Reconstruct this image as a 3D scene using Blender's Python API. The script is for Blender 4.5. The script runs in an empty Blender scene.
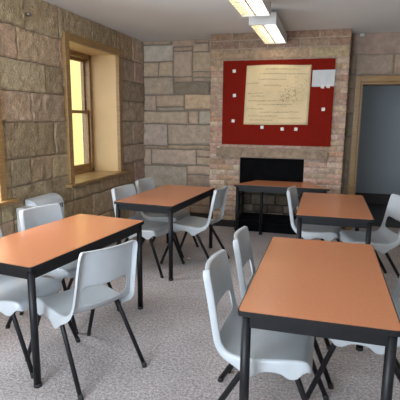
import bpy, bmesh, math, random
from mathutils import Vector, Matrix, noise
SC = bpy.context.scene
COL = SC.collection
R = math.radians
random.seed(11)

# ------------------------------------------------------------------ materials
def new_mat(name):
    m = bpy.data.materials.new(name); m.use_nodes = True
    nt = m.node_tree; b = nt.nodes['Principled BSDF']
    return m, nt, b

def plain(name, col, rough=.5, metal=0., spec=.5, var=.06, scale=30., bump=0., bscale=200.):
    """solid colour with a little procedural mottling and optional fine bump"""
    m, nt, b = new_mat(name)
    tc = nt.nodes.new('ShaderNodeTexCoord')
    n = nt.nodes.new('ShaderNodeTexNoise'); n.inputs['Scale'].default_value = scale; n.inputs['Detail'].default_value = 4
    r = nt.nodes.new('ShaderNodeValToRGB')
    r.color_ramp.elements[0].position = .3; r.color_ramp.elements[1].position = .7
    r.color_ramp.elements[0].color = tuple(max(0, c*(1-var)) for c in col)+(1,)
    r.color_ramp.elements[1].color = tuple(min(1, c*(1+var)) for c in col)+(1,)
    nt.links.new(tc.outputs['Object'], n.inputs['Vector'])
    nt.links.new(n.outputs['Fac'], r.inputs['Fac']); nt.links.new(r.outputs['Color'], b.inputs['Base Color'])
    b.inputs['Roughness'].default_value = rough; b.inputs['Metallic'].default_value = metal
    b.inputs['Specular IOR Level'].default_value = spec
    if bump:
        n2 = nt.nodes.new('ShaderNodeTexNoise'); n2.inputs['Scale'].default_value = bscale; n2.inputs['Detail'].default_value = 3
        bp = nt.nodes.new('ShaderNodeBump'); bp.inputs['Strength'].default_value = bump; bp.inputs['Distance'].default_value = .01
        nt.links.new(tc.outputs['Object'], n2.inputs['Vector'])
        nt.links.new(n2.outputs['Fac'], bp.inputs['Height']); nt.links.new(bp.outputs['Normal'], b.inputs['Normal'])
    return m

def emit(name, col, s):
    m, nt, b = new_mat(name)
    b.inputs['Base Color'].default_value = (*col, 1)
    b.inputs['Emission Color'].default_value = (*col, 1); b.inputs['Emission Strength'].default_value = s
    return m

def stone_mat(name, speck, bump=.6, bscale=60., rough=.9, contrast=(.62, 1.25)):
    """tinted per block (attribute 'tint'), blotched and pitted"""
    m, nt, b = new_mat(name)
    at = nt.nodes.new('ShaderNodeAttribute'); at.attribute_name = 'tint'
    tc = nt.nodes.new('ShaderNodeTexCoord')
    n = nt.nodes.new('ShaderNodeTexNoise'); n.inputs['Scale'].default_value = speck; n.inputs['Detail'].default_value = 8; n.inputs['Roughness'].default_value = .7
    mr = nt.nodes.new('ShaderNodeMapRange'); mr.inputs['From Min'].default_value = .3; mr.inputs['From Max'].default_value = .7
    mr.inputs['To Min'].default_value = contrast[0]; mr.inputs['To Max'].default_value = contrast[1]
    mx = nt.nodes.new('ShaderNodeMix'); mx.data_type = 'RGBA'; mx.blend_type = 'MULTIPLY'; mx.inputs['Factor'].default_value = 1
    nt.links.new(tc.outputs['Object'], n.inputs['Vector']); nt.links.new(n.outputs['Fac'], mr.inputs['Value'])
    nt.links.new(at.outputs['Color'], mx.inputs[6]); nt.links.new(mr.outputs['Result'], mx.inputs[7])
    nt.links.new(mx.outputs[2], b.inputs['Base Color'])
    n2 = nt.nodes.new('ShaderNodeTexNoise'); n2.inputs['Scale'].default_value = bscale; n2.inputs['Detail'].default_value = 6
    bp = nt.nodes.new('ShaderNodeBump'); bp.inputs['Strength'].default_value = bump; bp.inputs['Distance'].default_value = .02
    nt.links.new(tc.outputs['Object'], n2.inputs['Vector']); nt.links.new(n2.outputs['Fac'], bp.inputs['Height'])
    nt.links.new(bp.outputs['Normal'], b.inputs['Normal'])
    b.inputs['Roughness'].default_value = rough; b.inputs['Specular IOR Level'].default_value = .25
    return m

def wood_mat(name, c0, c1, rough=.4, scale=(3, 3, 40)):
    m, nt, b = new_mat(name)
    tc = nt.nodes.new('ShaderNodeTexCoord'); mp = nt.nodes.new('ShaderNodeMapping')
    mp.inputs['Scale'].default_value = scale
    n = nt.nodes.new('ShaderNodeTexNoise'); n.inputs['Scale'].default_value = 2; n.inputs['Detail'].default_value = 6
    r = nt.nodes.new('ShaderNodeValToRGB'); r.color_ramp.elements[0].position = .3; r.color_ramp.elements[1].position = .7
    r.color_ramp.elements[0].color = (*c0, 1); r.color_ramp.elements[1].color = (*c1, 1)
    nt.links.new(tc.outputs['Object'], mp.inputs['Vector']); nt.links.new(mp.outputs['Vector'], n.inputs['Vector'])
    nt.links.new(n.outputs['Fac'], r.inputs['Fac']); nt.links.new(r.outputs['Color'], b.inputs['Base Color'])
    b.inputs['Roughness'].default_value = rough
    return m

def carpet_mat():
    m, nt, b = new_mat('carpet_loop')
    tc = nt.nodes.new('ShaderNodeTexCoord')
    v = nt.nodes.new('ShaderNodeTexVoronoi'); v.inputs['Scale'].default_value = 110
    n = nt.nodes.new('ShaderNodeTexNoise'); n.inputs['Scale'].default_value = 58; n.inputs['Detail'].default_value = 5; n.inputs['Roughness'].default_value = .8
    n3 = nt.nodes.new('ShaderNodeTexNoise'); n3.inputs['Scale'].default_value = 2.2; n3.inputs['Detail'].default_value = 4
    r = nt.nodes.new('ShaderNodeValToRGB')
    e = r.color_ramp.elements
    e[0].position = .32; e[0].color = (.17, .152, .15, 1)
    e[1].position = .68; e[1].color = (.74, .665, .66, 1)
    x = e.new(.5); x.color = (.43, .385, .38, 1)
    mr = nt.nodes.new('ShaderNodeMapRange'); mr.inputs['From Min'].default_value = .3; mr.inputs['From Max'].default_value = .7
    mr.inputs['To Min'].default_value = .88; mr.inputs['To Max'].default_value = 1.1
    mx = nt.nodes.new('ShaderNodeMix'); mx.data_type = 'RGBA'; mx.blend_type = 'MULTIPLY'; mx.inputs['Factor'].default_value = 1
    bp = nt.nodes.new('ShaderNodeBump'); bp.inputs['Strength'].default_value = .4; bp.inputs['Distance'].default_value = .008
    for q in (v, n, n3): nt.links.new(tc.outputs['Object'], q.inputs['Vector'])
    nt.links.new(n.outputs['Fac'], r.inputs['Fac']); nt.links.new(n3.outputs['Fac'], mr.inputs['Value'])
    nt.links.new(r.outputs['Color'], mx.inputs[6]); nt.links.new(mr.outputs['Result'], mx.inputs[7])
    nt.links.new(mx.outputs[2], b.inputs['Base Color'])
    nt.links.new(v.outputs['Distance'], bp.inputs['Height']); nt.links.new(bp.outputs['Normal'], b.inputs['Normal'])
    b.inputs['Roughness'].default_value = 1; b.inputs['Specular IOR Level'].default_value = .1
    return m

def glass_mat():
    m, nt, b = new_mat('window_glass')
    out = nt.nodes['Material Output']
    t = nt.nodes.new('ShaderNodeBsdfTransparent'); g = nt.nodes.new('ShaderNodeBsdfGlossy'); g.inputs['Roughness'].default_value = .02
    mx = nt.nodes.new('ShaderNodeMixShader')
    mx.inputs[0].default_value = .06; nt.links.new(t.outputs[0], mx.inputs[1]); nt.links.new(g.outputs[0], mx.inputs[2])
    nt.links.new(mx.outputs[0], out.inputs['Surface']); nt.nodes.remove(b)
    return m

M = dict(
    laminate=plain('orange_laminate', (.53, .205, .095), .27, var=.05, scale=90, bump=.03, bscale=400),
    black=plain('black_steel', (.009, .009, .011), .45, var=.2, scale=20, spec=.3),
    edge=plain('black_edging', (.010, .010, .011), .45, spec=.3, var=.3, scale=60),
    rubber=plain('black_rubber', (.02, .02, .02), .8),
    plastic=plain('pale_grey_plastic', (.46, .485, .51), .38, var=.03, scale=14, bump=.04, bscale=500),
    carpet=carpet_mat(),
    ceil=plain('ceiling_paint', (.82, .83, .82), .9, var=.02, scale=1.5),
    stone=stone_mat('rough_sandstone', 13, 1., 55, contrast=(.66, 1.28)),
    stone2=stone_mat('dressed_sandstone', 11, .55, 60, contrast=(.72, 1.2)),
    brick=stone_mat('worn_brick', 22, .6, 90, contrast=(.6, 1.35)),
    mortar=plain('grey_mortar', (.27, .225, .18), .95, var=.3, scale=40, bump=.4, bscale=90),
    mortar2=plain('pale_mortar', (.42, .33, .26), .95, var=.25, scale=40, bump=.4, bscale=90),
    wood=wood_mat('varnished_wood', (.27, .15, .055), (.41, .25, .10), .35),
    jamb=plain('cream_paint', (.68, .46, .22), .5, var=.05, scale=3),
    glass=glass_mat(),
    felt=plain('red_felt', (.205, .013, .007), 1., spec=.08, var=.12, scale=60, bump=.1, bscale=600),
    poster=plain('yellowed_paper', (.74, .58, .34), .75, var=.08, scale=5),
    ink=plain('faded_ink', (.22, .14, .07), .8, var=.2, scale=60),
    paper=plain('white_paper', (.62, .63, .64), .7, var=.05, scale=18),
    tag=plain('white_tag', (.78, .74, .68), .6),
    soot=plain('sooty_black', (.004, .004, .005), .95, spec=.1, var=.4, scale=14, bump=.3, bscale=60),
    sootstone=stone_mat('sooty_stone', 14, .8, 40),
    lintel=plain('worn_lintel', (.34, .25, .175), .9, var=.3, scale=16, bump=.5, bscale=60),
    skirting=plain('dark_skirting', (.022, .017, .014), .5, var=.2, scale=12),
    grey=plain('grey_wall_paint', (.215, .235, .25), .7, var=.04, scale=2),
    plaster=plain('plaster_paint', (.45, .41, .36), .9, var=.08, scale=3),
    enamel=plain('white_enamel', (.62, .62, .60), .4, var=.03, scale=8),
    heater=plain('heater_enamel', (.60, .64, .68), .4, var=.03, scale=8),
    dark=plain('dark_slot', (.02, .02, .022), .7),
    brass=plain('dull_metal', (.30, .27, .22), .4, metal=.8),
    yellow=plain('yellow_render', (.74, .56, .19), .9, var=.06, scale=3),
    ground=plain('outdoor_ground', (.3, .28, .24), .95, var=.2, scale=4),
    tube_w=emit('warm_lamp_tube', (1, .80, .46), 7.), tube_c=emit('cool_lamp_tube', (.93, .97, 1), 9),
    louvre=plain('louvre_metal', (.75, .75, .73), .22, metal=.9, var=.02),
)

# ------------------------------------------------------------------ helpers
def tag(o, label=None, cat=None, group=None, kind=None):
    for k, v in (('label', label), ('category', cat), ('group', group), ('kind', kind)):
        if v: o[k] = v
    return o

def empty(name, loc=(0, 0, 0), rz=0., label=None, cat=None, group=None, kind=None):
    o = bpy.data.objects.new(name, None); COL.objects.link(o)
    o.location = loc; o.rotation_euler = (0, 0, rz); o.empty_display_size = .1
    return tag(o, label, cat, group, kind)

def build(name, bm, mat, parent=None, smooth=False, loc=None, rz=0.):
    bmesh.ops.recalc_face_normals(bm, faces=bm.faces)
    me = bpy.data.meshes.new(name); bm.to_mesh(me); bm.free()
    for m in (mat if isinstance(mat, (list, tuple)) else [mat]): me.materials.append(m)
    if smooth:
        for p in me.polygons: p.use_smooth = True
    o = bpy.data.objects.new(name, me); COL.objects.link(o)
    if parent: o.parent = parent
    if loc is not None: o.location = loc
    o.rotation_euler = (0, 0, rz)
    return o

def box(bm, x0, x1, y0, y1, z0, z1, bev=0., seg=2):
    t = bmesh.new()
    v = [t.verts.new((x, y, z)) for z in (z0, z1) for y in (y0, y1) for x in (x0, x1)]
    for f in ((0, 2, 3, 1), (4, 5, 7, 6), (0, 1, 5, 4), (2, 6, 7, 3), (0, 4, 6, 2), (1, 3, 7, 5)):
        t.faces.new([v[i] for i in f])
    if bev: bmesh.ops.bevel(t, geom=t.edges[:], offset=bev, segments=seg, affect='EDGES', profile=.6)
    merge(bm, t)

def merge(bm, t):
    me = bpy.data.meshes.new('tmp'); t.to_mesh(me); t.free(); bm.from_mesh(me); bpy.data.meshes.remove(me)

def tube(bm, pts, r, n=12, sx=1.):
    """capped round (or oval) bar through the points"""
    pts = [Vector(p) for p in pts]; rings = []
    for i, p in enumerate(pts):
        d = (pts[min(i+1, len(pts)-1)]-pts[max(i-1, 0)]).normalized()
        a = d.orthogonal().normalized() if abs(d.z) < .5 else (Vector((0, 1, 0))-d*d.y).normalized()
        b = d.cross(a).normalized()
        rr = r[i] if isinstance(r, (list, tuple)) else r
        rings.append([bm.verts.new(p+a*rr*sx*math.cos(2*math.pi*k/n)+b*rr*math.sin(2*math.pi*k/n)) for k in range(n)])
    for q0, q1 in zip(rings, rings[1:]):
        for k in range(n): bm.faces.new((q0[k], q0[(k+1) % n], q1[(k+1) % n], q1[k]))
    bm.faces.new(rings[0][::-1]); bm.faces.new(rings[-1])

def outline(pts, rad, seg=4):
    """round the corners of a 2-D convex outline"""
    out = []
    for i, p in enumerate(pts):
        p = Vector(p); a = (Vector(pts[i-1])-p).normalized(); b = (Vector(pts[(i+1) % len(pts)])-p).normalized()
        s, e = p+a*rad, p+b*rad
        for k in range(seg+1):
            t = k/seg; out.append(tuple((1-t)**2*s+2*t*(1-t)*p+t*t*e))
    return out

def slab(bm, pts, z0, z1, bev=0.):
    t = bmesh.new()
    a = [t.verts.new((x, y, z0)) for x, y in pts]; b = [t.verts.new((x, y, z1)) for x, y in pts]
    n = len(pts); t.faces.new(a[::-1]); top = t.faces.new(b)
    for i in range(n): t.faces.new((a[i], a[(i+1) % n], b[(i+1) % n], b[i]))
    if bev: bmesh.ops.bevel(t, geom=list(top.edges), offset=bev, segments=2, affect='EDGES')
    merge(bm, t)

def copy_tree(o, parent=None):
    c = o.copy(); COL.objects.link(c)
    if parent: c.parent = parent; c.matrix_parent_inverse = o.matrix_parent_inverse.copy()
    for ch in [x for x in bpy.data.objects if x.parent == o]: copy_tree(ch, c)
    return c

# ------------------------------------------------------------------ masonry
def subtract(rects, hole):
    h0, h1, g0, g1 = hole; out = []
    for (a, b, c, d, t) in rects:
        if b <= h0 or a >= h1 or d <= g0 or c >= g1: out.append((a, b, c, d, t)); continue
        if a < h0: out.append((a, h0, c, d, t))
        if b > h1: out.append((h1, b, c, d, t))
        A, B = max(a, h0), min(b, h1)
        if c < g0: out.append((A, B, c, g0, t))
        if d > g1: out.append((A, B, g1, d, t))
    return [r for r in out if r[1]-r[0] > .012 and r[3]-r[2] > .008]

STONE = 1.
def masonry(bm, org, U, N, rects, cell, amp, joint, freq, depth=.05, face=.012, wob=.0, gain=1.):
    """each stone: a rough front grid whose rim drops back to the joint; U is along the wall, N out of it"""
    lay = bm.loops.layers.float_color.get('tint') or bm.loops.layers.float_color.new('tint')
    U = Vector(U); N = Vector(N); org = Vector(org); Z = Vector((0, 0, 1))
    for (a, b, c, d, t) in rects:
        g = joint/2; a, b, c, d = a+g, b-g, c+g, d-g
        if b-a < .004 or d-c < .004: continue
        nu = max(2, int(round((b-a)/cell))); nv = max(2, int(round((d-c)/cell)))
        seed = Vector((random.random()*50, random.random()*50, random.random()*50))
        lift = random.uniform(0, face); tilt = (random.uniform(-.5, .5)*face, random.uniform(-.5, .5)*face)
        us = [0., .35/nu]+[i/nu for i in range(1, nu)]+[1-.35/nu, 1.]
        vs = [0., .35/nv]+[i/nv for i in range(1, nv)]+[1-.35/nv, 1.]
        grid = []
        for j, sv in enumerate(vs):
            row = []
            for i, su in enumerate(us):
                u, v = a+su*(b-a), c+sv*(d-c)
                rim = i in (0, len(us)-1) or j in (0, len(vs)-1)
                p = org+U*u+Z*v
                if wob:
                    p += U*wob*noise.noise(p*4+Vector((9, 3, 1)))+Z*wob*noise.noise(p*4+Vector((1, 7, 5)))
                h = lift+tilt[0]*(su-.5)+tilt[1]*(sv-.5)+amp*(noise.noise(p*freq+seed)+.5*noise.noise(p*freq*2.3+seed))
                if rim: h = -depth*.35
                row.append(bm.verts.new(p+N*h))
            grid.append(row)
        back = []
        for j in range(len(vs)-1):
            for i in range(len(us)-1):
                f = bm.faces.new((grid[j][i], grid[j][i+1], grid[j+1][i+1], grid[j+1][i]))
                f.smooth = True
                for l in f.loops: l[lay] = (*[min(.8, c*gain) for c in t], 1)

def vary(col, v=.15, hue=.05):
    k = 1+random.uniform(-v, v)
    return tuple(max(.005, c*k*(1+random.uniform(-hue, hue))) for c in col)

def courses(u0, u1, zs, wmin, wmax, col, v=.15, hue=.05, start=0.):
    out = []
    for z0, z1 in zip(zs, zs[1:]):
        u = u0-random.uniform(0, wmin)
        while u < u1:
            w = random.uniform(wmin, wmax)
            a, b = max(u, u0), min(u+w, u1)
            if b-a > .03: out.append((a, b, z0, z1, vary(col, v, hue)))
            u += w
    return out

def wall_object(name, stones, backing, mats):
    """stones and mortar backing as one wall"""
    bm = stones
    me = bpy.data.meshes.new(name); bm.to_mesh(me); bm.free()
    o = bpy.data.objects.new(name, me); COL.objects.link(o)
    me.materials.append(mats[0]); me.materials.append(mats[1])
    b2 = bmesh.new(); b2.from_mesh(me)
    n0 = len(b2.faces)
    for bx in backing: box(b2, *bx)
    b2.faces.ensure_lookup_table()
    for f in b2.faces[n0:]: f.material_index = 1
    b2.to_mesh(me); b2.free()
    return tag(o, kind='structure')

# ------------------------------------------------------------------ room dimensions
XL, XR = -2.75, 1.9
YB, YC, YF = 6.48, 6.12, -1.3       # back wall, chimney face, wall behind the camera
H = 2.65
CX0, CX1 = -1.60, .215               # chimney breast
W1 = (4.40, 5.58); W2 = (2.03, 3.21); WZ = (.80, 2.34)
DX0, DX1, DZ = .385, 1.28, 2.025
FX0, FX1, FZ = -1.16, -.285, 1.0

# floor, ceiling
bm = bmesh.new(); box(bm, XL-.5, XR+.2, YF-.2, 9.0, -.1, 0)
tag(build('floor', bm, M['carpet']), kind='structure')
bm = bmesh.new(); box(bm, XL-.5, XR+.2, YF-.2, YB+.5, H, H+.1)
tag(build('ceiling', bm, M['ceil']), kind='structure')

# left wall: big rock-faced blocks, u = y
base = (.41, .30, .195)
zs = [0, .30, .59, .89, 1.14, 1.48, 1.76, 2.04, 2.33, 2.66]
st = []
known = {8: [3.3-1.1, 3.00, 3.72, 4.27, 4.95, 5.60, 6.1, 6.5], 7: [2.4, 2.9, 3.59, 4.26, 4.9, 5.72, 6.15, 6.5],
         6: [2.2, 2.75, 3.28, 3.99, 4.3, 5.0, 5.7, 5.98, 6.5], 5: [2.3, 3.0, 3.74, 4.32, 5.0, 5.7, 6.22, 6.5],
         4: [2.5, 3.35, 4.1, 4.4, 5.2, 5.7, 6.05, 6.5], 3: [2.1, 2.7, 3.40, 3.68, 4.04, 4.7, 5.3, 5.75, 6.5],
         2: [2.3, 2.9, 3.40, 4.02, 4.42, 5.04, 5.6, 6.1, 6.5], 1: [2.0, 2.8, 3.4, 3.88, 4.40, 4.83, 5.45, 5.85, 6.5],
         0: [2.2, 2.8, 3.5, 4.13, 4.8, 5.3, 5.9, 6.5]}
for k in range(9):
    ys = known[k]
    for y0, y1 in zip(ys, ys[1:]):
        c = vary(base, .2, .06)
        if y0 > 5.6: c = vary((.42, .33, .25), .15)
        if k == 8 and y0 < 3.0: c = vary((.37, .28, .15), .1)
        if k == 8 and 3.0 <= y0 < 3.6: c = vary((.38, .295, .175), .08)
        st.append((y0, y1, zs[k], zs[k+1], c))
    st += courses(YF, ys[0], [zs[k], zs[k+1]], .45, .8, base, .18)
for w in (W1, W2): st = subtract(st, (w[0]-.03, w[1]+.03, WZ[0]-.03, WZ[1]+.03))
bm = bmesh.new(); masonry(bm, (XL, 0, 0), (0, 1, 0), (1, 0, 0), st, .028, .016, .007, 14, .019, .012, .008, 1.15)
WT = .55
bk = [(XL-WT, XL-.012, YF-.2, W2[0]-.02, 0, H), (XL-WT, XL-.012, W2[1]+.02, W1[0]-.02, 0, H), (XL-WT, XL-.012, W1[1]+.02, YB+.5, 0, H)]
for w in (W1, W2):
    bk += [(XL-WT, XL-.012, w[0]-.02, w[1]+.02, 0, WZ[0]-.02), (XL-WT, XL-.012, w[0]-.02, w[1]+.02, WZ[1]+.02, H)]
wall_object('wall_left', bm, bk, (M['stone'], M['mortar']))

# back wall, left bay: stones traced course by course; right bay above the doorway
g = (.325, .248, .182); gd = (.265, .20, .145); gl = (.365, .28, .19)
S = [(-2.75, -2.27, 2.36, 2.60, (.33, .29, .24)), (-2.27, -1.97, 2.14, 2.50, g), (-2.5, -2.27, 2.14, 2.36, g), (-2.75, -2.5, 2.14, 2.36, g),
     (-2.27, -1.97, 2.50, 2.56, gd), (-2.75, -2.3, 2.60, 2.66, gd), (-2.3, -1.93, 2.56, 2.66, gd), (-1.97, -1.72, 2.48, 2.60, g), (-1.72, -1.6, 2.40, 2.66, gd), (-1.93, -1.72, 2.60, 2.66, gd),
     (-1.97, -1.60, 2.20, 2.48, (.30, .235, .16)), (-1.97, -1.6, 2.12, 2.20, gd),
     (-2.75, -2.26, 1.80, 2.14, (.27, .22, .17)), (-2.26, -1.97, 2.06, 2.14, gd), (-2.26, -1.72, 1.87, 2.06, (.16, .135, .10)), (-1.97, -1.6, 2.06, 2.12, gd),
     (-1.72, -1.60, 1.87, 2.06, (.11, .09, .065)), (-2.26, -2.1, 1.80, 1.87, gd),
     (-2.75, -2.57, 1.40+.34, 1.80, g), (-2.75, -2.54, 1.40, 1.74, g), (-2.54, -2.10, 1.66, 1.80, g), (-2.54, -2.10, 1.44, 1.66, (.25, .20, .15)), (-2.10, -1.60, 1.42, 1.87, gl)]
# from the window-sill courses down (measured)
S = [s for s in S if s[2] >= 2.0]+[
     (-2.75, -2.26, 1.80, 2.14, (.27, .22, .17)), (-2.26, -1.72, 1.88, 2.06, (.17, .14, .10)), (-1.72, -1.6, 1.88, 2.06, (.10, .085, .06)),
     (-2.26, -2.10, 1.80, 1.88, gd),
     (-2.75, -2.52, 1.74, 1.80, gd), (-2.52, -2.10, 1.72, 1.80, g),
     (-2.75, -2.52, 1.66, 1.74, gd), (-2.52, -2.10, 1.62, 1.72, gd),
     (-2.10, -1.60, 1.66, 1.88, gl), (-2.75, -2.52, 1.60, 1.66, gd), (-2.52, -1.60, 1.595, 1.62, gd), (-2.10, -1.60, 1.62, 1.66, gd)]
S = [s for s in S if s[2] >= 1.9]+[
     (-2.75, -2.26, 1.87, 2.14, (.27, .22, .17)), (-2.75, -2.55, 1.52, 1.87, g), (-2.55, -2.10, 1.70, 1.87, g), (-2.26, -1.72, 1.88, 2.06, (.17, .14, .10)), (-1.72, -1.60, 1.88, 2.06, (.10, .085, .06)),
     (-2.55, -2.10, 1.52, 1.70, (.25, .20, .155)), (-2.10, -1.60, 1.50, 1.88, gl), (-2.75, -2.1, 1.45, 1.52, gd), (-2.1, -1.6, 1.43, 1.50, gd)]
S = [(a, b, c, d, vary(t, .06, .03)) for a, b, c, d, t in S if d > 1.3]
S2 = [(-2.80, -2.03, 1.44, 1.64, g), (-2.03, -1.87, 1.44, 1.64, g), (-1.87, -1.6, 1.44, 1.64, (.30, .26, .21)),
      (-2.80, -2.36, 1.11, 1.44, (.31, .255, .21)), (-2.36, -1.6, 1.13, 1.44, (.30, .235, .18)), (-2.80, -2.36, 1.06, 1.11, gd), (-2.36, -1.6, 1.06, 1.13, gd),
      (-2.80, -2.63, .80, 1.06, g), (-2.63, -1.90, .82, 1.06, (.30, .245, .19)), (-1.90, -1.6, .95, 1.06, g), (-1.90, -1.6, .82, .95, g),
      (-2.80, -2.05, .44, .80, (.28, .235, .185)), (-2.05, -1.6, .68, .82, g), (-2.05, -1.6, .44, .68, gd),
      (-2.80, -2.3, .20, .44, g), (-2.3, -1.6, .20, .44, g), (-2.80, -2.0, 0, .20, gd), (-2.0, -1.6, 0, .20, gd)]
# shift the measured block so that courses meet
S2 = [(a, b, c, d, vary(t, .06, .03)) for a, b, c, d, t in S2]
S = [s for s in S if s[2] >= 1.64]+[(-2.75, -2.55, 1.64, 1.87, vary(g, .06)), (-2.55, -2.10, 1.64, 1.70, vary((.25, .2, .155), .06)), (-2.10, -1.60, 1.66, 1.88, vary(gl, .05))]
bm = bmesh.new(); masonry(bm, (0, YB, 0), (1, 0, 0), (0, -1, 0), S+S2, .03, .010, .018, 12, .03, .012, .012, 1.9)
SR = courses(CX1, XR, [0, .33, .64, .95, 1.3, 1.62, 1.95, 2.12, 2.38, 2.66], .3, .7, (.20, .155, .115), .12)
SR = subtract(SR, (DX0-.03, DX1+.03, -.1, DZ+.03))
masonry(bm, (0, YB, 0), (1, 0, 0), (0, -1, 0), SR, .04, .010, .006, 12, .022, .010, .006, 1.9)
bk = [(XL-.1, DX0-.03, YB+.016, YB+.30, 0, H), (DX1+.03, XR+.1, YB+.016, YB+.30, 0, H), (DX0-.03, DX1+.03, YB+.016, YB+.30, DZ+.03, H)]
wall_object('wall_back', bm, bk, (M['stone2'], M['mortar']))

# chimney breast: brick below, a stone band and rough blocks above
pal = [(.36, .215, .155), (.39, .27, .205), (.42, .31, .245), (.35, .25, .19), (.43, .34, .275), (.33, .185, .13), (.39, .28, .215), (.45, .36, .29)]
B = []; z = 0.; k = 0
while z < 2.30:
    z1 = min(z+.0745, 2.31)
    u = CX0-(.115 if k % 2 else 0)
    while u < CX1:
        a, b = max(u, CX0), min(u+.23, CX1)
        c = tuple(.6*x+.4*y for x, y in zip(random.choice(pal), (.42, .285, .205)))
        if z > 1.5: c = tuple(.45*x+.55*y for x, y in zip(c, (.35, .25, .17)))
        if b-a > .02: B.append((a, b, z, z1, vary(c, .14, .06)))
        u += .23
    z = z1; k += 1
B = subtract(B, (FX0, FX1, -.1, FZ)); B = subtract(B, (-1.50, .02, FZ, 1.135))
bm = bmesh.new(); masonry(bm, (0, YC, 0), (1, 0, 0), (0, -1, 0), B, .04, .004, .009, 30, .018, .005, .003, 1.4)
T = courses(CX0, CX1, [2.31, 2.45], .5, .9, (.36, .27, .165), .08)+courses(CX0, CX1, [2.45, 2.56, 2.66], .2, .5, (.29, .195, .135), .12)
masonry(bm, (0, YC, 0), (1, 0, 0), (0, -1, 0), T, .03, .008, .008, 20, .03, .006, .005, 1.3)
# brick returns on both sides and brick reveals of the opening
for U0, NX in ((CX0, -1), (CX1, 1)):
    ret = courses(YC, YB, [.0745*i for i in range(36)], .22, .24, (.30, .19, .14), .2)
    masonry(bm, (U0, 0, 0), (0, 1, 0), (NX, 0, 0), ret, .05, .005, .011, 30, .03, .005, .003)
bk = [(CX0+.01, FX0, YC+.008, YB+.016, 0, H), (FX1, CX1-.01, YC+.008, YB+.016, 0, H), (FX0, FX1, YC+.008, YB+.016, FZ, H)]
wall_object('wall_chimney', bm, bk, (M['brick'], M['mortar2']))

# plain walls never seen by the camera, and the passage beyond the doorway
bm = bmesh.new(); box(bm, XR, XR+.2, YF-.2, YB+.3, 0, H)
tag(build('wall_right', bm, M['plaster']), kind='structure')
bm = bmesh.new()
FW = (-2.35, -.45, .85, 2.35)
for b in ((XL-.1, FW[0], 0, H), (FW[1], XR+.1, 0, H), (FW[0], FW[1], 0, FW[2]), (FW[0], FW[1], FW[3], H)):
    box(bm, b[0], b[1], YF-.2, YF, b[2], b[3])
tag(build('wall_front', bm, M['plaster']), kind='structure')
bm = bmesh.new(); box(bm, -.3, 2.8, 8.65, 8.75, 0, 2.5); box(bm, -.4, -.3, YB+.3, 8.75, 0, 2.5); box(bm, 2.7, 2.8, YB+.3, 8.75, 0, 2.5)
tag(build('wall_passage', bm, M['grey']), kind='structure')
bm = bmesh.new(); box(bm, -.4, 2.8, YB+.3, 8.75, 2.5, 2.6)
tag(build('ceiling_passage', bm, M['ceil']), kind='structure')
bm = bmesh.new(); box(bm, -.3, 2.7, YB+.31, 8.65, 0, .012)
tag(build('floor_passage', bm, M['skirting']), kind='structure')
bm = bmesh.new(); box(bm, -.3, 2.7, 8.63, 8.65, .012, .2, .004)
tag(build('baseboard_passage', bm, M['skirting']), kind='structure')

# dark skirting along the chimney foot and the back wall
bm = bmesh.new(); box(bm, CX0-.02, FX0-.03, YC-.03, YC-.006, 0, .10, .005); box(bm, FX1+.03, CX1+.02, YC-.03, YC-.006, 0, .10, .005)
tag(build('baseboard_chimney', bm, M['skirting']), kind='structure')
bm = bmesh.new(); box(bm, XL+.02, CX0-.03, YB-.06, YB-.03, 0, .10, .005)
tag(build('baseboard_back', bm, M['skirting']), kind='structure')

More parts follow.
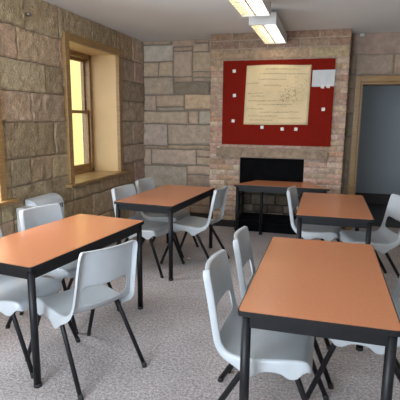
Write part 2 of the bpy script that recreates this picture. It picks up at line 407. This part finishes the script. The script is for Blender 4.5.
# ------------------------------------------------------------------ windows in the thick left wall
def window(name, w):
    y0, y1 = w; z0, z1 = WZ
    r = empty(name, (XL, (y0+y1)/2, 0), kind='structure'); o = Vector((XL, (y0+y1)/2, 0))
    hy = (y1-y0)/2; D = .37
    def bx(bm, x0, x1, a, b, c, d, bev=.004): box(bm, x0, x1, a, b, c, d, bev)
    bm = bmesh.new()                                               # casing round the opening
    bx(bm, -.012, .034, -hy-.08, -hy+.005, z0, z1+.08, .006); bx(bm, -.012, .034, hy-.005, hy+.08, z0, z1+.08, .006)
    bx(bm, -.012, .034, -hy+.005, hy-.005, z1-.005, z1+.08, .006)
    build('casing', bm, M['wood'], r)
    bm = bmesh.new(); bx(bm, -D, .085, -hy-.15, hy+.17, z0-.035, z0, .008)
    # the sill board passes back into the reveal only between the jambs
    bm.free(); bm = bmesh.new(); bx(bm, -D, .0, -hy-.02, hy+.02, z0-.03, z0, .003); bx(bm, -.012, .085, -hy-.15, hy+.17, z0-.035, z0, .008)
    build('sill', bm, M['wood'], r)
    bm = bmesh.new()                                               # painted reveal: two jambs and a soffit
    for s in (-1, 1):
        p = [(-D, s*(hy-.045)), (0, s*hy), (0, s*(hy+.03)), (-D, s*(hy+.03))]
        slab(bm, p if s > 0 else p[::-1], z0, z1)
    bx(bm, -D, 0, -hy-.02, hy+.02, z1, z1+.03, .0)
    build('reveal', bm, M['jamb'], r)
    f = bmesh.new()                                                # fixed frame
    a = hy-.045
    for s in (-1, 1): bx(f, -D-.09, -D+.02, min(s*a, s*(a-.05)), max(s*a, s*(a-.04)), z0, z1)
    bx(f, -D-.09, -D+.02, -a, a, z1-.055, z1); bx(f, -D-.09, -D+.02, -a, a, z0, z0+.045)
    build('frame', f, M['wood'], r)
    a -= .04; zm = 1.60
    for nm, c, d, xo in (('sash', z0+.045, zm+.02, -.04), ('sash', zm-.02, z1-.055, -.08)):
        sb = bmesh.new(); X0, X1 = -D+xo-.005, -D+xo+.03
        for s in (-1, 1): bx(sb, X0, X1, min(s*a, s*(a-.04)), max(s*a, s*(a-.04)), c, d)
        bx(sb, X0, X1, -a+.05, a-.05, c, c+(.065 if xo > -.06 else .04)); bx(sb, X0, X1, -a+.05, a-.05, d-.04, d)
        so = build(nm, sb, M['wood'], r)
        gb = bmesh.new(); box(gb, -D+xo+.008, -D+xo+.013, -a+.04, a-.04, c+.02, d-.02)
        build('pane', gb, M['glass'], so)
    bm = bmesh.new(); bx(bm, -WT, -D-.09, -hy-.02, hy+.02, z0-.06, z0); 
    build('outer_sill', bm, M['lintel'], r)
    return r
window('window_1', W1); window('window_2', W2)
# window in the wall behind the camera: frame and mullions
r = empty('window_3', (0, YF, 0), kind='structure')
bm = bmesh.new()
for x in (FW[0]+.03, -1.72, -1.08, FW[1]-.03): box(bm, x-.03, x+.03, -.12, -.05, FW[2], FW[3], .004)
box(bm, FW[0], FW[1], -.12, -.05, FW[2], FW[2]+.06, .004); box(bm, FW[0], FW[1], -.12, -.05, FW[3]-.06, FW[3], .004)
build('frame', bm, M['wood'], r)

# outdoors beyond the left window: yellow rendered wing, ground
bm = bmesh.new(); box(bm, -9, -5.1, 7.93, 14, -1, 6)
tag(build('neighbouring_wing', bm, M['yellow']), 'pale yellow rendered wall outside, seen through the left window panes', 'building')
bm = bmesh.new(); box(bm, -14, XL-WT-.01, -6, 16, -1.1, -1)
tag(build('ground', bm, M['ground']), kind='structure')

# ------------------------------------------------------------------ doorway
r = empty('door_1', ((DX0+DX1)/2, YB, 0), kind='structure'); hw = (DX1-DX0)/2
bm = bmesh.new()
for s in (-1, 1): box(bm, min(s*(hw-.0), s*(hw+.072)), max(s*hw, s*(hw+.072)), -.05, -.006, 0, DZ+.075, .006)
box(bm, -hw, hw, -.05, -.006, DZ, DZ+.075, .006)
build('casing', bm, M['wood'], r)
bm = bmesh.new()
for s in (-1, 1): box(bm, min(s*(hw-.03), s*(hw+.02)), max(s*(hw-.03), s*(hw+.02)), -.006, .32, 0, DZ, .002)
box(bm, -hw+.03, hw-.03, -.006, .32, DZ-.03, DZ+.02, .002)
build('jamb', bm, M['wood'], r)

# ------------------------------------------------------------------ fireplace
fx = (FX0+FX1)/2; fh = (FX1-FX0)/2
r = empty('fireplace', (fx, YC, 0), label='blackened fireplace opening with pale worn lintel in the brick chimney', cat='fireplace')
bm = bmesh.new()
box(bm, -fh-.33, fh+.30, -.035, .10, FZ+.012, FZ+.128, .008); box(bm, -fh-.30, fh+.27, -.05, .0, FZ+.10, FZ+.128, .006)
box(bm, -fh-.30, -fh-.24, -.045, .05, FZ-.03, FZ+.03, .01); box(bm, fh+.21, fh+.27, -.045, .05, FZ-.03, FZ+.03, .01)
build('lintel', bm, M['lintel'], r)
bm = bmesh.new(); box(bm, -fh, fh, .03, .06, .62, FZ+.01, .004); box(bm, -fh, fh, .02, .035, .60, .64, .004)
build('register_plate', bm, M['soot'], r)
bm = bmesh.new(); rr = courses(-fh, fh, [.0, .18, .29, .44, .62], .12, .42, (.15, .12, .09), .4)
masonry(bm, (0, .30, 0), (1, 0, 0), (0, -1, 0), rr, .03, .014, .006, 16, .03, .02, .012)
for s in (-1, 1):
    rs = courses(.02, .30, [.0, .16, .30, .46, .62], .14, .2, (.09, .075, .06), .25)
    masonry(bm, (s*(fh-.02), 0, 0), (0, 1, 0), (-s, 0, 0), rs, .04, .006, .01, 16, .03, .008, .003)
build('firebox_lining', bm, M['sootstone'], r)
bm = bmesh.new(); box(bm, -fh+.0, fh-.0, .315, .35, 0, .7); box(bm, -fh, -fh+.012, .02, .32, 0, .7); box(bm, fh-.012, fh, .02, .32, 0, .7); box(bm, -fh, fh, .06, .35, .66, .70)
build('firebox', bm, M['soot'], r)
bm = bmesh.new(); box(bm, -fh-.02, fh+.03, -.19, -.01, 0, .125, .008); box(bm, -fh+.015, fh-.015, -.02, .30, 0, .16, .006)
box(bm, -fh-.02, fh+.03, -.195, -.17, .10, .135, .008)
build('hearth', bm, M['soot'], r)

# ------------------------------------------------------------------ pinboard and papers on the chimney
PY = YC-.012
def wallslab(bm, quad, y0, y1):
    a = [bm.verts.new((x, y0, z)) for x, z in quad]; b = [bm.verts.new((x, y1, z)) for x, z in quad]
    bm.faces.new(a); bm.faces.new(b[::-1])
    for i in range(4): bm.faces.new((a[i], b[i], b[(i+1) % 4], a[(i+1) % 4]))
bm = bmesh.new(); box(bm, -1.415, .040, PY-.022, PY+.004, 1.18, 2.295, .003)
tag(build('pinboard', bm, M['felt']), 'large dark red felt pinboard above the fireplace', 'pinboard')
bm = bmesh.new(); PF = PY-.022
NX, NZ = 24, 20
def poster_pt(s, t):
    x0 = -1.115+t*.025; x1 = -.262+t*.012
    x = x0+(x1-x0)*s; z = 1.455+t*.77+.006*math.sin(s*5)*(1 if t > .5 else -.5)
    y = PF-.003-.004*(.5+.5*math.sin(s*9+t*4))-.006*max(0, t-.9)*10*math.sin(s*7)**2*.4
    return x, y, z
vs = [[bm.verts.new(poster_pt(i/NX, j/NZ)) for i in range(NX+1)] for j in range(NZ+1)]
for j in range(NZ):
    for i in range(NX): bm.faces.new((vs[j][i], vs[j][i+1], vs[j+1][i+1], vs[j+1][i]))
po = build('poster', bm, M['poster'], smooth=True)
tag(po, 'large yellowed handwritten sheet pinned in the middle of the red board', 'poster')
md = po.modifiers.new('thick', 'SOLIDIFY'); md.thickness = .0012; md.offset = 1
bm = bmesh.new(); rnd = random.Random(5)
def stroke(s0, t0, s1, t1, w):
    p = Vector(poster_pt(s0, t0)); q = Vector(poster_pt(s1, t1)); d = (q-p); d.y = 0
    if d.length < 1e-6: return
    n = Vector((-d.z, 0, d.x)).normalized()*w; o = Vector((0, -.0035, 0))
    bm.faces.new([bm.verts.new(p+n+o), bm.verts.new(q+n+o), bm.verts.new(q-n+o), bm.verts.new(p-n+o)])
lines = [(.30, .82, .93), (.22, .95, .855), (.20, .62, .76), (.28, .56, .66), (.04, .28, .53), (.10, .30, .49), (.05, .62, .41), (.20, .72, .345), (.04, .30, .275), (.25, .85, .215), (.06, .52, .15), (.10, .45, .08), (.55, .90, .11), (.02, .2, .70)]
for a, b, t in lines:
    s = a
    while s < b:
        L = rnd.uniform(.02, .07); x = s
        while x < min(s+L, b):
            dx = rnd.uniform(.004, .009)
            stroke(x, t+rnd.uniform(-.010, .010), x+dx, t+rnd.uniform(-.010, .012), .0016); x += dx
        s += L+rnd.uniform(.008, .02)
for k in range(230):                                                # stippled drawing to the right
    a = rnd.gauss(0, 1); s = .72+.11*rnd.gauss(0, 1)+.06*a; t = .52+.11*a
    if .5 < s < .96 and .28 < t < .84: stroke(s, t, s+rnd.uniform(.004, .014), t+rnd.uniform(-.012, .012), .0024)
build('handwriting', bm, M['ink'], po)
bm = bmesh.new(); wallslab(bm, [(-.235, 1.945), (.044, 1.95), (.047, 2.155), (-.232, 2.152)], PF-.003, PF-.001)
tag(build('paper_sheet', bm, M['paper']), 'small white paper sheet at the upper right of the red board', 'paper')
places = [(-1.26, 2.16, 'white tag highest on the left side of the red board'), (-1.25, 1.84, 'white tag halfway down the left side of the red board'),
          (-1.26, 1.50, 'white tag low on the left side of the red board'), (-.86, 1.42, 'white tag below the left part of the yellow sheet'),
          (-.59, 1.40, 'white tag below the middle of the yellow sheet'), (-.41, 1.40, 'white tag below the right part of the yellow sheet'),
          (-.075, 1.66, 'white tag alone on the right side of the red board'), (-.10, 1.945, 'left white tag under the small white sheet'),
          (-.03, 1.95, 'right white tag under the small white sheet')]
for x, z, lb in places:
    bm = bmesh.new(); w = .021; a = random.uniform(-.2, .2); ca, sa = math.cos(a)*w, math.sin(a)*w
    y0 = PF-.0055 if z < 1.9 or z > 2 or x < -1 else PF-.008
    wallslab(bm, [(x-ca+sa, z-sa-ca), (x+ca+sa, z+sa-ca), (x+ca-sa, z+sa+ca), (x-ca-sa, z-sa+ca)], y0, y0+.005)
    tag(build('paper_tag', bm, M['tag']), lb, 'tag', 'small white tags pinned on the red board')

# small fittings
bm = bmesh.new(); box(bm, .33, .385, YB-.045, YB-.005, 2.605, 2.64, .006)
o = build('sensor', bm, M['enamel']); tag(o, 'tiny white sensor box under the ceiling right of the chimney', 'sensor')
r = empty('wall_hook', (-1.465, YC-.012, 1.115), label='small metal hook on the brick just left of the lintel', cat='hook')
bm = bmesh.new(); box(bm, -.018, .018, -.014, .006, -.02, .03, .004); build('plate', bm, M['tag'], r)
bm = bmesh.new(); tube(bm, [(0, -.012, -.01), (0, -.035, -.03), (.01, -.05, -.07), (.05, -.05, -.09)], .005, 8); build('hook', bm, M['brass'], r, True)
r = empty('wall_bolt', (XL+.02, 3.76, 2.465), label='small metal bolt in the stone high above the heater', cat='bolt')
bm = bmesh.new(); tube(bm, [(-.03, 0, 0), (.012, 0, 0)], .018, 12); build('head', bm, M['brass'], r, True)
bm = bmesh.new(); tube(bm, [(.01, 0, 0), (.04, .005, -.004)], .007, 8); build('stud', bm, M['brass'], r, True)
bm = bmesh.new(); slab(bm, outline([(-.02, -.012), (.016, -.016), (.022, .012), (-.012, .018)], .005), 0, .004)
tag(build('paper_scrap', bm, M['tag'], loc=(-1.40, 4.52, .001)), 'tiny white paper scrap on the carpet by the middle table leg', 'paper')

# heater on the left wall behind the table
r = empty('wall_heater', (XL+.022, 3.70, .0), label='white electric wall heater with slotted curved top behind the left table', cat='heater')
bm = bmesh.new(); prof = [(0, .22), (.12, .22), (.135, .26), (.135, .60), (.135, .67), (.122, .705), (.09, .735), (.04, .752), (0, .755)]
def extr(bm, prof, y0, y1):
    a = [bm.verts.new((x, y0, z)) for x, z in prof]; b = [bm.verts.new((x, y1, z)) for x, z in prof]; n = len(prof)
    bm.faces.new(a); bm.faces.new(b[::-1])
    for i in range(n): bm.faces.new((a[i], a[(i+1) % n], b[(i+1) % n], b[i]))
extr(bm, prof, -.16, .27); build('body', bm, M['heater'], r)
for k in range(11):
    bm = bmesh.new(); y = -.13+k*.036; box(bm, .128, .1365, y, y+.020, .615, .665, .001)
    build('slot', bm, M['dark'], r)
bm = bmesh.new(); box(bm, 0, .125, -.30, -.16, .22, .70, .012); build('control_box', bm, M['enamel'], r)
bm = bmesh.new(); box(bm, .118, .128, -.27, -.19, .665, .685, .002); build('display_slot', bm, M['dark'], r)

# ------------------------------------------------------------------ tables
def table(name, pts, legs, z=.73):
    r = empty(name)
    bm = bmesh.new(); slab(bm, outline(pts, .025), z-.024, z-.001); build('edge_band', bm, M['edge'], r)
    cx = sum(p[0] for p in pts)/len(pts); cy = sum(p[1] for p in pts)/len(pts)
    inn = [(cx+(x-cx)*(1-.005/abs(x-cx)), cy+(y-cy)*(1-.005/abs(y-cy))) for x, y in pts]
    bm = bmesh.new(); slab(bm, outline(inn, .023), z-.006, z+.001, .0012); build('tabletop', bm, M['laminate'], r)
    bm = bmesh.new(); n = len(legs)
    for i in range(n):
        a, b = Vector((*legs[i], 0)), Vector((*legs[(i+1) % n], 0)); d = (b-a).normalized(); nn = Vector((-d.y, d.x, 0))*.0125
        q = [(a+nn), (b+nn), (b-nn), (a-nn)]
        slab(bm, [(p.x, p.y) for p in q], z-.080, z-.024)
    build('apron', bm, M['black'], r)
    for x, y in legs:
        bm = bmesh.new(); tube(bm, [(x, y, .02), (x, y, z-.026)], .021, 16); l = build('leg', bm, M['black'], r, True)
        for e in l.data.edges: pass
        bm = bmesh.new(); tube(bm, [(x, y, 0), (x, y, .022)], .023, 16); build('foot_cap', bm, M['rubber'], l, True)
    return r
TL, TW = 1.235, .63
q = [(-TL/2, -TW/2), (TL/2, -TW/2), (TL/2, TW/2), (-TL/2, TW/2)]
lg = [(x*(1-.034/abs(x)), y*(1-.034/abs(y))) for x, y in q]
t0 = table('table', q, lg)
tabs = [((-1.735, 2.60), 83.2, 'orange topped black table at the left front beside the heater'),
        ((-1.60, 4.43), 85.5, 'orange topped black table below the window with three chairs'),
        ((.09, 4.40), 90.3, 'orange topped black table at the right before the grey doorway'),
        ((.0, 2.372), 90., 'orange topped black table nearest the camera at the right front')]
for i, ((x, y), a, lb) in enumerate(tabs):
    t = t0 if i == 0 else copy_tree(t0)
    t.location = (x, y, 0); t.rotation_euler = (0, 0, R(a)); tag(t, lb, 'table', 'orange topped classroom tables')
    if i == 3: t.scale = (1.02, 1.035, 1)
tp = [(-.575, -.235), (.575, -.235), (.34, .255), (-.36, .255)]
tl = [(-.525, -.20), (.525, -.20), (.30, .22), (-.275, .22)]
t = table('table', tp, tl)
t.location = (-.515, 5.58, 0); t.rotation_euler = (0, 0, R(.8)); tag(t, 'orange trapezoid table standing in front of the black fireplace', 'table')

# ------------------------------------------------------------------ chairs
def chair_meshes():
    rows = [  # y, z, half width, flange length, back amount (0 seat .. 1 back)
        (.218, .420, .192, .030, 0), (.206, .444, .202, .042, 0), (.178, .452, .209, .064, 0), (.160, .452, .212, .098, 0), (.115, .451, .216, .098, 0), (.095, .449, .218, .068, 0),
        (.035, .444, .222, .058, 0), (-.020, .440, .224, .066, 0), (-.038, .438, .225, .098, 0), (-.083, .436, .225, .098, 0), (-.104, .436, .224, .066, 0), (-.145, .440, .221, .046, .1),
        (-.178, .455, .216, .040, .4), (-.197, .484, .210, .038, .75), (-.204, .514, .204, .038, 1), (-.215, .570, .200, .038, 1), (-.226, .630, .197, .038, 1),
        (-.237, .690, .195, .038, 1), (-.250, .755, .192, .038, 1), (-.259, .795, .189, .038, 1), (-.263, .816, .184, .037, 1), (-.266, .829, .174, .034, 1)]
    cols = [-1, -.92, -.76, -.40, 0, .40, .76, .92, 1]
    bm = bmesh.new(); G = []
    for (y, z, w, fl, k) in rows:
        line = []
        sgn = (-1, 1)
        for c in cols:
            cup = 1-c*c
            dy = -.030*cup*k; dz = -.014*cup*(1-k)
            if k == 1 and .62 < z < .64: dz -= .028*cup
            if k == 1 and z < .53: dz -= .020*cup
            line.append(Vector((c*w, y+dy, z+dz)))
        fv = Vector((0, -k, -(1-k))).normalized()*fl
        L0 = line[0]+fv+Vector((-.008, 0, 0)); L1 = line[-1]+fv+Vector((.008, 0, 0))
        G.append([L0]+line+[L1])
    f0 = [p+Vector((0, .006, -.032)) for p in G[0]]; f0[0] = f0[1]+Vector((0, -.012, 0)); f0[-1] = f0[-2]+Vector((0, -.012, 0))
    t0 = [p+Vector((0, -.026, .000)) for p in G[-1]]; t0[0] = t0[1]+Vector((.0, -.003, -.004)); t0[-1] = t0[-2]+Vector((.0, -.003, -.004))
    G = [f0]+G+[t0]
    V = [[bm.verts.new(p) for p in row] for row in G]
    nC = len(G[0])
    for j in range(len(G)-1):
        for i in range(nC-1):
            if 15 <= j <= 16 and 3 <= i <= nC-5: continue          # the slot between seat and back
            bm.faces.new((V[j][i], V[j][i+1], V[j+1][i+1], V[j+1][i]))
    bmesh.ops.recalc_face_normals(bm, faces=bm.faces)
    if sum(f.normal.z for f in bm.faces if f.calc_center_median().z < .46) < 0:
        bmesh.ops.reverse_faces(bm, faces=bm.faces)
    me = bpy.data.meshes.new('shell'); bm.to_mesh(me); bm.free()
    o = bpy.data.objects.new('shell', me); COL.objects.link(o)
    s = o.modifiers.new('s', 'SOLIDIFY'); s.thickness = .0055; s.offset = -1
    u = o.modifiers.new('u', 'SUBSURF'); u.levels = 2; u.render_levels = 2
    dg = bpy.context.evaluated_depsgraph_get(); full = bpy.data.meshes.new_from_object(o.evaluated_get(dg))
    bpy.data.objects.remove(o)
    out = {}
    for nm, keep in (('seat', False), ('backrest', True)):
        b = bmesh.new(); b.from_mesh(full)
        kill = [f for f in b.faces if ((f.calc_center_median().z > .486 and f.calc_center_median().y < -.12) != keep)]
        bmesh.ops.delete(b, geom=kill, context='FACES')
        m2 = bpy.data.meshes.new(nm); b.to_mesh(m2); b.free()
        for p in m2.polygons: p.use_smooth = True
        m2.materials.append(M['plastic']); out[nm] = m2
    bpy.data.meshes.remove(full)
    return out
CM = chair_meshes()
proto = empty('chair')
for nm in ('seat', 'backrest'):
    o = bpy.data.objects.new(nm, CM[nm]); COL.objects.link(o); o.parent = proto
for sx in (-1, 1):
    for (y0, y1) in ((.150, .305), (-.050, -.300)):
        bm = bmesh.new()
        y0 = .137 if y0 > 0 else -.060
        tube(bm, [(sx*.194, y0, .418), (sx*.200, y0+(y1-y0)*.12, .365), (sx*.229, y1*.985, .018)], .0125, 12, 1.15)
        l = build('leg', bm, M['black'], proto, True)
        bm = bmesh.new(); d = Vector((sx*.029, y1*.985-y0, -.352)).normalized()
        p = Vector((sx*.229, y1*.985, .018))
        tube(bm, [p-d*.012, p, (sx*.2298, y1, .0)], .0145, 12, 1.1); build('foot_cap', bm, M['rubber'], l, True)
bm = bmesh.new()
for y in (.132, -.055): tube(bm, [(-.200, y, .412), (-.15, y, .405), (.15, y, .405), (.200, y, .412)], .010, 10)
tube(bm, [(-.12, .132, .405), (-.12, -.055, .405)], .008, 8); tube(bm, [(.12, .132, .405), (.12, -.055, .405)], .008, 8)
build('seat_frame', bm, M['black'], proto, True)
chairs = [(-1.386, 2.279, 153.8, 'pale grey plastic chair with its back to the camera at the left front table'),
          (-1.895, 2.30, -3, 'pale grey plastic chair cut off by the left photo edge at the left front table'),
          (-1.886, 2.912, -15, 'pale grey plastic chair in front of the wall heater'),
          (-1.735, 4.14, -9, 'pale grey plastic chair under the window, the nearer of two on that table side'),
          (-1.755, 4.77, -5, 'pale grey plastic chair nearest the room corner, right of another below the window'),
          (-1.305, 4.46, 174, 'pale grey plastic chair on the right side of the table below the window'),
          (-.045, 4.61, -6, 'pale grey plastic chair between the fireplace table and the right rear table'),
          (.42, 4.36, 196, 'pale grey plastic chair right of the rear table, near the grey doorway'),
          (-.228, 2.11, 0, 'pale grey plastic chair nearest the camera, left of the right front table'),
          (-.205, 2.68, 1, 'pale grey plastic chair left of the right front table, the farther of two'),
          (.24, 2.50, 185, 'pale grey plastic chair cut off by the right photo edge at the right front table')]
for i, (x, y, a, lb) in enumerate(chairs):
    c = proto if i == 0 else copy_tree(proto)
    c.location = (x, y, 0); c.rotation_euler = (0, 0, R(a-90)); tag(c, lb, 'chair', 'pale grey plastic chairs round the tables')

# ------------------------------------------------------------------ ceiling lights
def light():
    r = empty('ceiling_light'); L = .60; w = .137; zb, zt = 2.49, 2.60
    bm = bmesh.new()
    box(bm, -w, -w+.006, -L, L, zb, zt); box(bm, w-.006, w, -L, L, zb, zt); box(bm, -w, w, -L, L, zt-.006, zt)
    box(bm, -.05, .05, -L+.1, L-.1, zt, H)
    build('housing', bm, M['enamel'], r)
    for s in (-1, 1):
        bm = bmesh.new(); box(bm, -w-.004, w+.004, min(s*L, s*(L+.012)), max(s*L, s*(L+.012)), zb-.004, zt+.004, .003); build('end_cap', bm, M['enamel'], r)
    for x, m in ((-.066, 'tube_w'), (.066, 'tube_c')):
        bm = bmesh.new(); tube(bm, [(x, -L+.02, 2.555), (x, L-.02, 2.555)], .019, 12); build('lamp_tube', bm, M[m], r, True)
    bm = bmesh.new(); box(bm, -.008, .008, -L, L, zb, 2.59); build('divider', bm, M['louvre'], r)
    for k in range(1, 14):
        bm = bmesh.new(); y = -L+k*2*L/14; box(bm, -w+.006, w-.006, y-.006, y+.006, zb, zb+.036); build('louvre_blade', bm, M['louvre'], r)
    return r
l0 = light(); l1 = copy_tree(l0)
l0.location = (-.715, 5.43, 0); l1.location = (-.72, 3.82, 0)
tag(l0, 'fluorescent ceiling light with louvres nearest the chimney', 'ceiling light', 'fluorescent ceiling lights')
tag(l1, 'fluorescent ceiling light with louvres cut off by the top of the photo', 'ceiling light', 'fluorescent ceiling lights')

# ------------------------------------------------------------------ daylight and added passage fill
def area(name, loc, rot, sx, sy, col, p):
    l = bpy.data.lights.new(name, 'AREA'); l.shape = 'RECTANGLE'; l.size = sx; l.size_y = sy; l.color = col; l.energy = p
    o = bpy.data.objects.new(name, l); COL.objects.link(o); o.location = loc; o.rotation_euler = rot
    return o
area('daylight_front_window', ((FW[0]+FW[1])/2, YF-.02, 1.6), (R(90), 0, 0), 1.8, 1.4, (.76, .88, 1), 140)
area('daylight_side_window', (XL-.48, sum(W2)/2, 1.58), (0, R(-90), 0), 1.4, 1.05, (.83, .92, 1), 82)
area('passage_fill', (1.9, 7.6, 2.48), (0, 0, 0), .5, .5, (.97, .98, 1), 2)  # added unseen fill that dimly brightens the passage, no fitting there

w = bpy.data.worlds.new('sky'); SC.world = w; w.use_nodes = True
nt = w.node_tree; bg = nt.nodes['Background']
bg.inputs['Color'].default_value = (.86, .93, 1, 1); bg.inputs['Strength'].default_value = 2.6

# ------------------------------------------------------------------ camera
f, pitch, yaw, roll, ch = 444.25, .181732, .275849, .009442, 1.52976
cy, sy, cp, sp = math.cos(yaw), math.sin(yaw), math.cos(pitch), math.sin(pitch)
fw = Vector((-sy*cp, cy*cp, -sp)); rt = Vector((cy, sy, 0)); up = rt.cross(fw)
r2 = rt*math.cos(roll)+up*math.sin(roll); u2 = -rt*math.sin(roll)+up*math.cos(roll)
cam = bpy.data.cameras.new('camera'); co = bpy.data.objects.new('camera', cam); COL.objects.link(co)
cam.sensor_width = 36; cam.lens = f*36/400; cam.clip_start = .05
co.matrix_world = Matrix(((r2.x, u2.x, -fw.x, 0), (r2.y, u2.y, -fw.y, 0), (r2.z, u2.z, -fw.z, ch), (0, 0, 0, 1)))
SC.camera = co
SC.view_settings.view_transform = 'Standard'; SC.view_settings.look = 'None'
SC.view_settings.exposure = .28; SC.view_settings.gamma = 1.; SC.view_settings.use_curve_mapping = False
